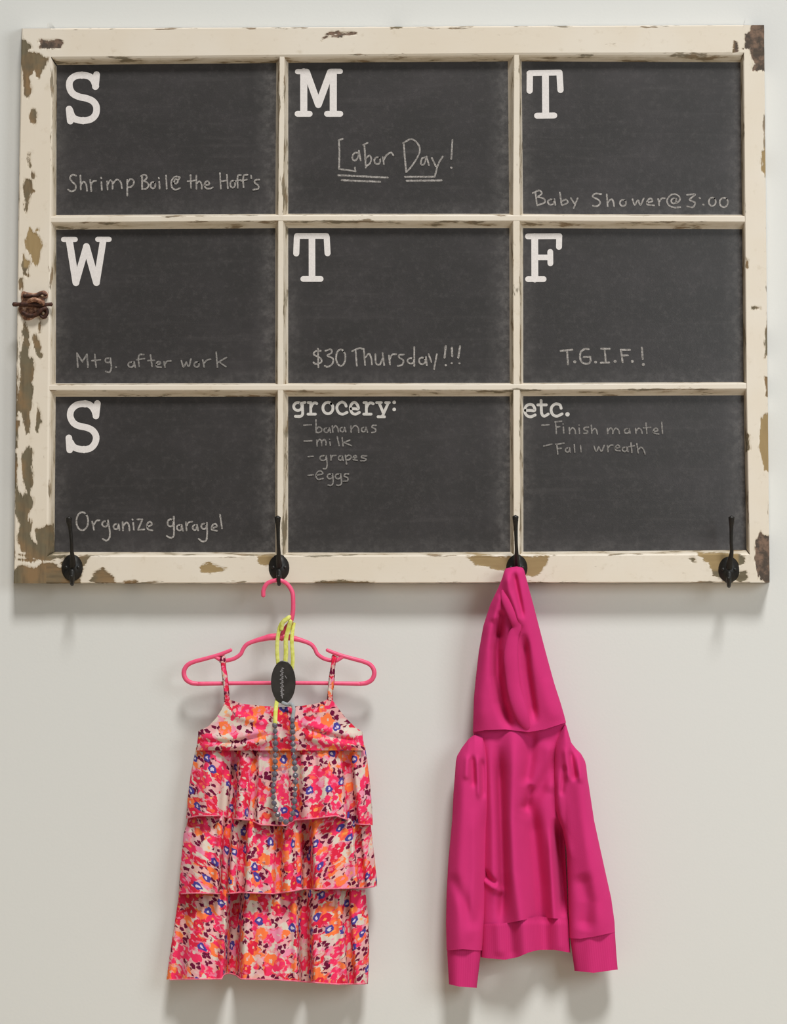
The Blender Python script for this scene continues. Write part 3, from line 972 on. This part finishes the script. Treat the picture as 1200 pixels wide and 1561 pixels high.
# ------------------------------------------------------------------ pink plastic hanger on the second hook
hanger = thing('clothes_hanger', at(425, 1042, 38), "child's bright pink plastic hanger hooked on the second coat hook", 'hanger')
W = 3.2
link('hanger_hook', mesh('hanger_hook', *pxtube([(401.5, 909, 54, 3.3), (402, 899, 55, 3.3), (407, 890, 56, 3.2), (415, 886, 56, 3.2), (425, 884.5, 56, 3.2), (434, 887.5, 56, 3.2), (441, 894, 55, 3.3), (446, 904, 55, 3.4), (447, 918, 54, 3.4), (446.5, 934, 52, 3.5), (443, 948, 50, 3.5), (436, 957, 48, 3.4), (431, 965, 46, 3.2), (429.5, 976, 44, 2.6)], 3, seg=14)), M_pink_plastic, hanger)


def arm(sgn):
    m = lambda x: 425.5 + sgn * (x - 425.5)
    dz = 0 if sgn == 1 else 1
    inner = [(430, 971, 44, 5.6), (m(414), 971, 44, 5.2), (m(402), 973.5, 43, 4.2), (m(389), 977, 43, 3.4), (m(377), 982, 42.5, 3.2), (m(371), 989, 42, 3.1), (m(367), 997, 42, 3.1), (m(358), 1003.5, 41.5, 3.1), (m(348), 1006.5, 41, 3.1), (m(339), 1007, 41, 3.1), (m(332), 1003.5, 41, 3), (m(327), 1000.5, 41, 2.8)]
    outer = [(m(353), 990.5, 41, 2.6), (m(345), 994, 41, 2.9), (m(330), 999.5, 41, 3.1), (m(312), 1004.5, 41, 3.2), (m(297), 1008.5, 40.5, 3.3), (m(287), 1013, 40, 3.4), (m(281.5), 1020, 39.5, 3.5), (m(280.5), 1028, 39, 3.6), (m(284), 1036, 38.5, 3.6), (m(292), 1041, 38, 3.5), (m(302), 1042.5, 38, 3.4)]
    return join(pxtube(inner, 3, seg=14), pxtube(outer, 3, seg=14))


link('shoulder_arm', mesh('shoulder_arm', *arm(1)), M_pink_plastic, hanger)
link('shoulder_arm', mesh('shoulder_arm', *arm(-1)), M_pink_plastic, hanger)
link('trouser_bar', mesh('trouser_bar', *pxtube([(300, 1042.5, 38, 3.4), (360, 1041.5, 38, 3.0), (425, 1041, 38, 3.0), (500, 1041.5, 38, 3.0), (551, 1042.5, 38, 3.4)], 3, seg=14)), M_pink_plastic, hanger)


# ------------------------------------------------------------------ cloth
def seg_dist(px, py, pts):
    """distance to a polyline and how far along it (0..1) the nearest point lies"""
    best, along, run = 1e9, 0, 0
    for (ax, ay), (bx, by) in zip(pts, pts[1:]):
        ex, ey = bx - ax, by - ay
        L = math.hypot(ex, ey)
        t = min(1, max(0, ((px - ax) * ex + (py - ay) * ey) / max(L * L, 1e-9)))
        d = math.hypot(px - ax - t * ex, py - ay - t * ey)
        if d < best:
            best, along = d, run + t * L
        run += L
    return best, along / run


def relief(ridges, taper=.22):
    def f(px, py):
        s = 0
        for pts, w, amp in ridges:
            d, t = seg_dist(px, py, pts)
            if d < 3 * w:
                e = min(1, (min(t, 1 - t) + .03) / taper)
                s += amp * math.exp(-(d / w) ** 2) * e * e * (3 - 2 * e)
        return s
    return f


def cloth(name, top, bot, left, right, front, back, nu, nv, mat, parent, p=2.6, power=.5, y_for_sides=None, round_top=0):
    """hollow hanging cloth: outline by top(x)/bot(x) and left(y)/right(y); front/back depth functions of (px, py)"""
    V, UV, F = [], [], []
    for j in range(nv + 1):
        v = j / nv
        ym = (1 - v) * y_for_sides[0] + v * y_for_sides[1]
        xl, xr = float(left(ym)), float(right(ym))
        ring = []
        for side in (0, 1):
            for i in range(nu + 1):
                if side == 1 and i in (0, nu):
                    continue
                u = i / nu if side == 0 else 1 - i / nu
                ue = .5 - .5 * math.cos(math.pi * u)
                uu = .55 * u + .45 * ue
                x = xl + (xr - xl) * uu
                y = float(top(x)) * (1 - v) + float(bot(x)) * v
                fd, bd = front(x, y), back(x, y)
                mid = (fd + bd) / 2
                e = max(0, 1 - abs(2 * uu - 1) ** p) ** power
                if v < round_top:
                    e *= math.sqrt(max(0, 1 - (1 - v / round_top) ** 2))
                d = mid + (fd - mid) * e if side == 0 else mid - (mid - bd) * e
                ring.append((x, y, d))
        run, acc = 0, [0]
        for a, b in zip(ring, ring[1:]):
            run += math.hypot(b[0] - a[0], b[2] - a[2])
            acc.append(run)
        for (x, y, d), r in zip(ring, acc):
            V.append(at(x, y, d))
            UV.append(((r - acc[nu // 2]) * MM, -y * MM))
    m = 2 * nu
    for j in range(nv):
        for i in range(m):
            F.append((j * m + i, j * m + (i + 1) % m, (j + 1) * m + (i + 1) % m, (j + 1) * m + i))
    me = mesh(name, V, F)
    lay = me.uv_layers.new(name='UVMap')
    for l in me.loops:
        lay.data[l.index].uv = UV[l.vertex_index]
    return link(name, me, mat, parent)


def const(c):
    return lambda x, *a: c


dress = thing('sundress', at(410, 1495, 30), "girl's floral sundress with three ruffle tiers and thin straps on the pink hanger", 'dress')

# bodice
top = poly([(296, 1119), (303, 1114), (318, 1107), (330, 1094), (339, 1080), (344, 1067), (352, 1067), (370, 1073), (400, 1076), (430, 1078), (460, 1076), (485, 1072), (502, 1065), (507, 1067), (513, 1076), (526, 1093), (541, 1108), (553, 1116), (560, 1119)])
bfold = relief([([(300, 1122), (350, 1126), (412, 1112)], 7, 5), ([(300, 1137), (360, 1138), (416, 1126)], 7, 5), ([(345, 1085), (380, 1097), (414, 1104)], 6, 3.5),
                ([(305, 1130), (360, 1132), (410, 1119)], 3, -3), ([(455, 1100), (490, 1112), (552, 1124)], 7, 4.5), ([(456, 1118), (500, 1132), (556, 1138)], 7, 5), ([(460, 1108), (505, 1122), (550, 1131)], 3, -3),
                ([(418, 1085), (424, 1140)], 4, 2.5), ([(440, 1085), (440, 1140)], 4, 3), ([(450, 1080), (452, 1140)], 4, 3), ([(480, 1080), (470, 1100)], 6, 3)])
cloth('bodice', top, const(1144), poly([(1060, 303), (1118, 302), (1145, 299)]), poly([(1060, 552), (1118, 553), (1145, 557)]),
      lambda x, y: 46 + 8 * min(1, max(0, (y - 1066) / 60)) + 1.4 * bfold(x, y), lambda x, y: 22, 90, 30, M_floral, dress, y_for_sides=(1110, 1144))


def tier(name, yt_, bot, left, right, f0, f1, folds, sides, hem=True, b=8):
    folds = [(c, w, a) for c, w, a in folds]

    def front(x, y):
        v = min(1, max(0, (y - sides[0]) / (sides[1] - sides[0])))
        s = 0
        for c, w, a in folds:
            cx = 428 + (c - 428) * (.9 + .1 * v)
            s += a * math.exp(-((x - cx) / w) ** 2) if a > 0 else a * 1.15 * math.exp(-((x - cx) / (w * 1.15)) ** 4)
        fine = 1.3 * math.sin(x * .55 + 2 * math.sin(y * .02)) * (1 - v) ** 1.5
        return max(b + 3, f0 + (f1 - f0) * v ** .8 + 2.5 * s * (.45 + .55 * v) + fine)
    o = cloth(name, yt_, bot, left, right, front, lambda x, y: b, 170, 36, M_floral, dress, y_for_sides=sides, p=5)
    if hem:
        xl, xr = float(left(sides[1])), float(right(sides[1]))
        pts = []
        for k in range(140):
            uu = (k + 2) / 143
            x = xl + (xr - xl) * uu
            y = float(bot(x))
            fd = front(x, y)
            mid = (fd + b) / 2
            pts.append(at(x, y - .6, mid + (fd - mid) * max(0, 1 - abs(2 * uu - 1) ** 5) ** .5 + .2))
        V, F = tube(pts, .0011, seg=6)
        h = link('hem', mesh('hem', V, F), M_hem, o)
        h['label'] = 'pink hem edge'
    return o


t1b = poly([(284, 1248), (303, 1244), (338, 1244), (351, 1248), (382, 1251), (398, 1258), (436, 1259), (449, 1251), (481, 1248), (512, 1244), (530, 1250), (544, 1257), (569, 1258)])
t2b = poly([(272, 1363), (300, 1362), (344, 1363), (367, 1361), (417, 1363), (440, 1360), (462, 1356), (477, 1356), (557, 1354), (575, 1351)])
t3b = poly([(254, 1494), (320, 1493), (338, 1493), (341, 1486), (350, 1484), (360, 1487), (367, 1493), (420, 1494), (462, 1497), (515, 1501), (561, 1500)])
tier('ruffle_tier', const(1356), t3b, poly([(1356, 274), (1410, 266), (1450, 260), (1494, 254)]), poly([(1356, 557), (1400, 562), (1450, 563), (1500, 561)]), 40, 58,
     [(300, 26, 7), (338, 8, 6), (352, 9, -16), (372, 8, 6), (395, 18, 5), (430, 14, 5), (452, 7, 5), (466, 8, -13), (482, 9, 7), (505, 14, 5), (528, 8, 5), (536, 5, -8), (548, 9, 4), (270, 8, -4)], (1356, 1497))
tier('ruffle_tier', const(1238), t2b, poly([(1238, 291), (1248, 287), (1270, 280), (1320, 275), (1363, 272)]), poly([(1240, 563), (1255, 565), (1300, 570), (1351, 575)]), 41, 62,
     [(300, 18, 6), (330, 7, 5), (340, 6, -10), (352, 8, 3), (366, 6, -7), (380, 14, 6), (410, 12, 4), (424, 5, -6), (440, 9, 6), (458, 7, -2), (470, 7, -12), (484, 9, 7), (510, 16, 4), (545, 8, 4), (553, 5, -6), (565, 6, 3)], (1238, 1358))
tier('ruffle_tier', const(1139), t1b, poly([(1139, 299), (1180, 291), (1220, 286), (1250, 284)]), poly([(1139, 557), (1180, 563), (1220, 567), (1258, 569)]), 40, 60,
     [(312, 14, 6), (345, 10, -6), (352, 5, -6), (366, 10, 5), (384, 5, -4), (394, 6, 4), (420, 14, 3), (450, 8, -4), (470, 12, 5), (500, 14, 6), (538, 7, -8), (552, 9, 4)], (1139, 1252))


def strap(pts, w):
    q = catmull(pts, 8)
    V, UV, F = [], [], []
    n = len(q)
    for i, a in enumerate(q):
        t = q[min(i + 1, n - 1)] - q[max(i - 1, 0)]
        L = math.hypot(t[0], t[1]) or 1
        nx, ny = -t[1] / L, t[0] / L
        tw = a[3]
        for s, dd in ((-1, 0), (-.4, .9), (.4, .9), (1, 0), (.4, -.9), (-.4, -.9)):
            x = a[0] + nx * s * w * math.cos(tw)
            y = a[1] + ny * s * w * math.cos(tw)
            V.append(at(x, y, a[2] + s * w * math.sin(tw) + dd))
            UV.append((x * MM * 1.6, -a[1] * MM * 1.2))
    for i in range(n - 1):
        for k in range(6):
            F.append((i * 6 + k, i * 6 + (k + 1) % 6, (i + 1) * 6 + (k + 1) % 6, (i + 1) * 6 + k))
    me = mesh('shoulder_strap', V, F)
    lay = me.uv_layers.new(name='UVMap')
    for l in me.loops:
        lay.data[l.index].uv = UV[l.vertex_index]
    return link('shoulder_strap', me, M_floral2, dress)


strap([(339, 1010, 26, .3), (338.5, 1003.5, 34, .2), (339, 1001.5, 41, 0), (340, 1005.5, 46.5, .2), (341, 1018, 46, .5), (343, 1032, 45.5, .1), (344.5, 1044, 45, .3), (345.5, 1056, 45, .3), (346, 1070, 44, 0)], 4.4)
strap([(510, 1010, 26, .3), (510, 1003.5, 34, .2), (510, 1001.5, 41, 0), (509.5, 1005.5, 46.5, .6), (507.5, 1018, 46, .7), (506, 1032, 45.5, .2), (505, 1044, 45, .2), (503.5, 1056, 45, .5), (503, 1068, 44, 0)], 4.6)

# ------------------------------------------------------------------ bead necklace with its oval tag
neck = thing('necklace', at(432, 1255, 70), 'grey bead necklace with yellow cord and black oval tag looped over the hanger neck', 'necklace')
yl = []
for pts, r in (
        ([(424, 1012, 50), (422.5, 992, 51), (423.5, 972, 52), (427, 955, 53), (433, 946, 55), (439, 943, 57)], 2.5),
        ([(429, 960, 55), (431, 950, 57), (436, 945, 58), (441, 941, 56), (447, 943, 47)], 2.6),
        ([(435, 1010, 52), (436, 995, 53), (436, 975, 54), (440, 958, 54), (443, 946, 56)], 2.9),
        ([(444, 1026, 48.5), (446.5, 1006, 50), (445, 978, 51), (446, 962, 49), (448, 950, 46)], 2.5),
        ([(423, 1064, 49), (421, 1077, 55), (420, 1090, 61), (419.5, 1104, 64)], 2.7)):
    yl.append(pxtube(pts, r * 1.2, seg=10, flat=.4))
for part in (join(*yl[:4]), yl[4]):
    cord = link('cord', mesh('cord', *part), M_yellow, neck)
    cord['label'] = 'bright yellow cord'
# oval tag
V, F = [], []
SG = 40
for d, f in ((51.5, 1), (53.2, 1), (53.8, .96)):
    for k in range(SG):
        th = 2 * math.pi * k / SG
        V.append(at(432 + 18.8 * f * math.cos(th), 1040 + 33 * f * math.sin(th), d))
V += [at(432, 1040, 51.5), at(432, 1040, 53.8)]
for r in range(2):
    F += [(r * SG + k, r * SG + (k + 1) % SG, (r + 1) * SG + (k + 1) % SG, (r + 1) * SG + k) for k in range(SG)]
F += [(3 * SG, (k + 1) % SG, k) for k in range(SG)] + [(3 * SG + 1, 2 * SG + k, 2 * SG + (k + 1) % SG) for k in range(SG)]
tag_o = link('oval_tag', mesh('oval_tag', V, F), M_tag, neck, smooth=False)
tag_o['label'] = 'black oval tag'
sc = [(430 + 2.2 * math.sin(k * 1.9) + 1.2 * math.sin(k * .9), 1018 + k * .92) for k in range(48)]
link('script_mark', mesh('script_mark', *join(ribbon([tuple(v) for v in catmull(sc, 3)], .9, 54.0), ribbon([(434.5, 1030), (437, 1034)], .9, 54.05), ribbon([(429, 1050), (430.5, 1064)], 1.4, 54.08))), M_silver, tag_o, smooth=False)
link('grey_ribbon', mesh('grey_ribbon', *pxtube([(430, 1071, 53), (438, 1074, 55), (445, 1074, 58), (448, 1082, 61), (446, 1096, 64), (446, 1112, 67)], 2.8, seg=10, flat=.5)), M_ribbon, neck)
bead_path = catmull([(419, 1106), (420, 1126), (420, 1150), (419, 1178), (416.5, 1202), (418.5, 1228), (426, 1246), (436, 1253), (445, 1246), (449, 1220), (450.5, 1182), (447, 1140), (446, 1108), (446, 1098)], 20)
thread = [at(a[0], a[1], 67 + 9 * min(1, max(0, (a[1] - 1110) / 60))) for a in bead_path]
link('thread', mesh('thread', *tube(thread, .0012, seg=6)), M_ribbon, neck)
acc, last, bead_me = 0, None, None
for i, a in enumerate(bead_path):
    if last is None or np.hypot(*(a - last)) >= 8.4:
        last = a
        c = Vector(at(a[0], a[1], 67 + 9 * min(1, max(0, (a[1] - 1110) / 60))))
        if bead_me is None:
            Vb, Fb = ellipsoid((0, 0, 0), (.0044, .0036, .0042), 8, 5)
            bead_me = mesh('bead', Vb, Fb)
            bead_me.materials.append(M_bead)
        o = bpy.data.objects.new('bead', bead_me)
        COL.objects.link(o)
        o.parent = neck
        o.location = c - neck.location
        o.rotation_euler = (random.random(), random.random() * 3, random.random())
        s = random.uniform(.9, 1.12)
        o.scale = (s, s, s)

# ------------------------------------------------------------------ pink hoodie on the third hook
hoodie = thing('hoodie', at(800, 1460, 35), "child's hot pink hooded sweatshirt hanging by its hood from the third coat hook", 'hoodie')

hood_l = poly([(865, 772), (868, 769), (872, 767), (890, 760), (917, 747.5), (950, 737), (990, 730), (1030, 725.5), (1062, 722.5), (1100, 721.5), (1118, 721)])
hood_r = poly([(865, 797), (868, 799.5), (872, 801), (887, 805), (925, 815), (965, 825), (1005, 835), (1045, 845), (1080, 855), (1100, 860), (1118, 864)])
hr = relief([
    ([(772, 870), (776, 900), (787, 930), (794, 958)], 7, 10),         # folded brim, upper lip
    ([(790, 866), (800, 930), (814, 990), (842, 1090), (850, 1120)], 14, 8),        # right cheek of the hood
    ([(783, 870), (790, 905), (798, 945)], 4, -7),
    ([(764, 905), (757, 925), (752, 950)], 6, 6),
    ([(766, 930), (762, 955), (760, 975)], 5, -9),
    ([(750, 930), (737, 1010), (733, 1060), (735, 1120)], 15, 7),      # left cheek
    ([(762, 940), (758, 990), (759, 1030), (765, 1070), (780, 1115)], 8, -24),  # hollow of the opening
    ([(799, 965), (803, 1020), (809, 1060), (816, 1105)], 6, -14),
    ([(838, 1030), (852, 1100)], 10, 3)])


def hood_front(x, y):
    t = min(1, max(0, (y - 864) / 250))
    return max(42 if y < 892 else 20, 74 - 13 * t + hr(x, y))


def hood_back(x, y):
    return 41 if y < 892 else 41 - 31 * min(1, (y - 892) / 80)


seam = poly([(716, 1117), (740, 1113), (770, 1112), (806, 1116), (830, 1112), (864, 1101)])
cloth('hood', poly([(766, 872), (770, 867), (780, 864.5), (788, 863.5), (796, 865), (802, 870)]), seam, hood_l, hood_r, hood_front, hood_back, 76, 120, M_fleece, hoodie, p=3, y_for_sides=(866, 1114), round_top=.04)
# rolled brim of the hood opening
brim = [(767, 900, 71, 3), (771, 912, 75, 7), (778, 928, 77, 8), (785, 944, 77, 8), (788, 956, 74, 7), (783, 968, 72, 8), (780, 985, 71, 10), (779, 1005, 70, 11), (781, 1030, 68, 10.5), (784, 1052, 67, 10.5), (790, 1074, 66, 11), (797, 1094, 64, 9.5), (803, 1107, 61, 6), (806, 1112, 59, 3)]
o = link('hood_brim', mesh('hood_brim', *pxtube(brim, 3, n=8, seg=20, flat=.55)), M_fleece, hoodie)

tr = relief([
    ([(783, 1090), (783, 1180), (780, 1250), (784, 1330), (793, 1395), (803, 1490)], 14, 20),   # main bright fold
    ([(760, 1135), (763, 1200), (766, 1280), (768, 1350), (764, 1420)], 8, -17),
    ([(746, 1120), (751, 1250), (752, 1380)], 8, 6),
    ([(862, 1130), (832, 1188), (808, 1228), (797, 1250)], 11, -10),
    ([(810, 1195), (803, 1225), (797, 1238)], 6, -9),
    ([(808, 1215), (815, 1280), (822, 1350), (830, 1500)], 13, -24),
    ([(812, 1110), (808, 1160), (800, 1200)], 9, -9),
    ([(838, 1130), (838, 1210)], 10, 6),
    ([(851, 1245), (854, 1300), (858, 1350), (862, 1400)], 8, -36),
    ([(838, 1260), (841, 1330), (847, 1450)], 6, 6),
    ([(732, 1338), (750, 1350), (768, 1362)], 5, 7), ([(734, 1328), (746, 1341), (758, 1350)], 5.5, -10)])


def torso_front(x, y):
    t = min(1, max(0, (y - 1110) / 340))
    return max(15, 50 + 4 * t + tr(x, y))


cloth('torso', seam, poly([(730, 1411), (740, 1409), (765, 1409), (785, 1405), (800, 1402), (820, 1398), (868, 1402)]),
      poly([(1110, 721), (1160, 728), (1200, 732), (1410, 734)]), poly([(1100, 863), (1130, 862), (1200, 858), (1300, 862), (1405, 867)]), torso_front, lambda x, y: 8, 100, 120, M_fleece, hoodie, p=4, y_for_sides=(1112, 1405))
wb = relief([([(795, 1375), (804, 1490)], 14, 14), ([(758, 1400), (762, 1460)], 8, 4), ([(778, 1400), (782, 1462)], 7, -3), ([(828, 1375), (834, 1490)], 13, -15), ([(852, 1395), (856, 1452)], 7, 3)])
cloth('waistband', poly([(730, 1410), (740, 1408), (765, 1408), (785, 1404), (800, 1401), (820, 1397), (868, 1401)]), poly([(732, 1459), (745, 1461), (770, 1463), (790, 1459), (806, 1452), (822, 1448), (845, 1448), (868, 1452)]),
      poly([(1405, 734), (1460, 733)]), poly([(1405, 867), (1460, 870)]), lambda x, y: 55 + wb(x, y) - 2.5 * min(1, max(0, 1 - (y - 1402) / 7)), lambda x, y: 14, 70, 22, M_rib, hoodie, p=4, y_for_sides=(1405, 1455))

# sleeves with gathered puff shoulders
sl = relief([([(705, 1140), (706, 1240), (700, 1340), (702, 1480)], 15, 9), ([(727, 1150), (729, 1185), (731, 1220)], 4.5, 6), ([(720, 1150), (722, 1202)], 4.5, -6), ([(736, 1155), (737, 1220)], 4.5, -8),
             ([(712, 1150), (711, 1190)], 5, 5), ([(742, 1230), (738, 1330), (732, 1420)], 8, -6), ([(722, 1230), (722, 1330), (716, 1440)], 7, 4), ([(686, 1330), (708, 1375), (724, 1420)], 9, -6)])
cloth('sleeve', poly([(680, 1190), (694, 1165), (697, 1152), (704, 1140), (714, 1127), (724, 1119), (736, 1120), (744, 1150), (748, 1185)]), poly([(680, 1449), (705, 1447), (735, 1449)]),
      poly([(1150, 696), (1165, 694.5), (1200, 691.5), (1240, 689.5), (1300, 683.5), (1350, 681), (1400, 680), (1450, 681)]), poly([(1150, 745), (1200, 745), (1260, 744), (1320, 742), (1400, 739), (1450, 735)]),
      lambda x, y: 62 + sl(x, y), lambda x, y: 14, 60, 110, M_fleece, hoodie, p=2.6, y_for_sides=(1160, 1448), round_top=.12)
cloth('cuff', poly([(680, 1448), (705, 1446), (735, 1448)]), poly([(683, 1500), (700, 1504), (728, 1506)]), poly([(1446, 682), (1455, 682), (1502, 684.5)]), poly([(1446, 734), (1502, 727)]),
      lambda x, y: 60 + 1.2 * math.sin(x * .21), lambda x, y: 16, 44, 20, M_rib, hoodie, p=2.6, y_for_sides=(1447, 1503))
sr = relief([([(880, 1140), (890, 1230), (902, 1320), (918, 1450)], 15, 9), ([(869, 1142), (873, 1164), (878, 1192)], 4.5, -9), ([(862, 1138), (866, 1192)], 5, 5), ([(882, 1146), (886, 1195)], 5, 5), ([(850, 1170), (852, 1240), (868, 1320)], 8, 6),
             ([(861, 1165), (856, 1215)], 4, -5), ([(885, 1330), (898, 1375), (890, 1420)], 13, -8)])
cloth('sleeve', poly([(838, 1170), (848, 1128), (860, 1106), (863, 1104), (867, 1118), (871, 1132), (878, 1141), (886, 1149), (892, 1160), (896, 1176)]), poly([(865, 1430), (885, 1431), (905, 1428), (938, 1421)]),
      poly([(1150, 846), (1200, 844), (1250, 846), (1270, 851), (1290, 858), (1320, 864), (1360, 866), (1432, 868)]), poly([(1150, 892), (1180, 897.5), (1240, 906), (1310, 920), (1370, 932), (1410, 937), (1430, 938)]),
      lambda x, y: 62 + sr(x, y), lambda x, y: 14, 60, 110, M_fleece, hoodie, p=2.6, y_for_sides=(1160, 1428), round_top=.12)
cloth('cuff', poly([(865, 1430), (885, 1431), (905, 1428), (938, 1421)]), poly([(876, 1480), (905, 1483), (942, 1478)]), poly([(1425, 869), (1480, 876)]), poly([(1425, 937.5), (1460, 940), (1480, 942)]),
      lambda x, y: 60 + 1.2 * math.sin(x * .19), lambda x, y: 16, 44, 20, M_rib, hoodie, p=2.6, y_for_sides=(1428, 1480))
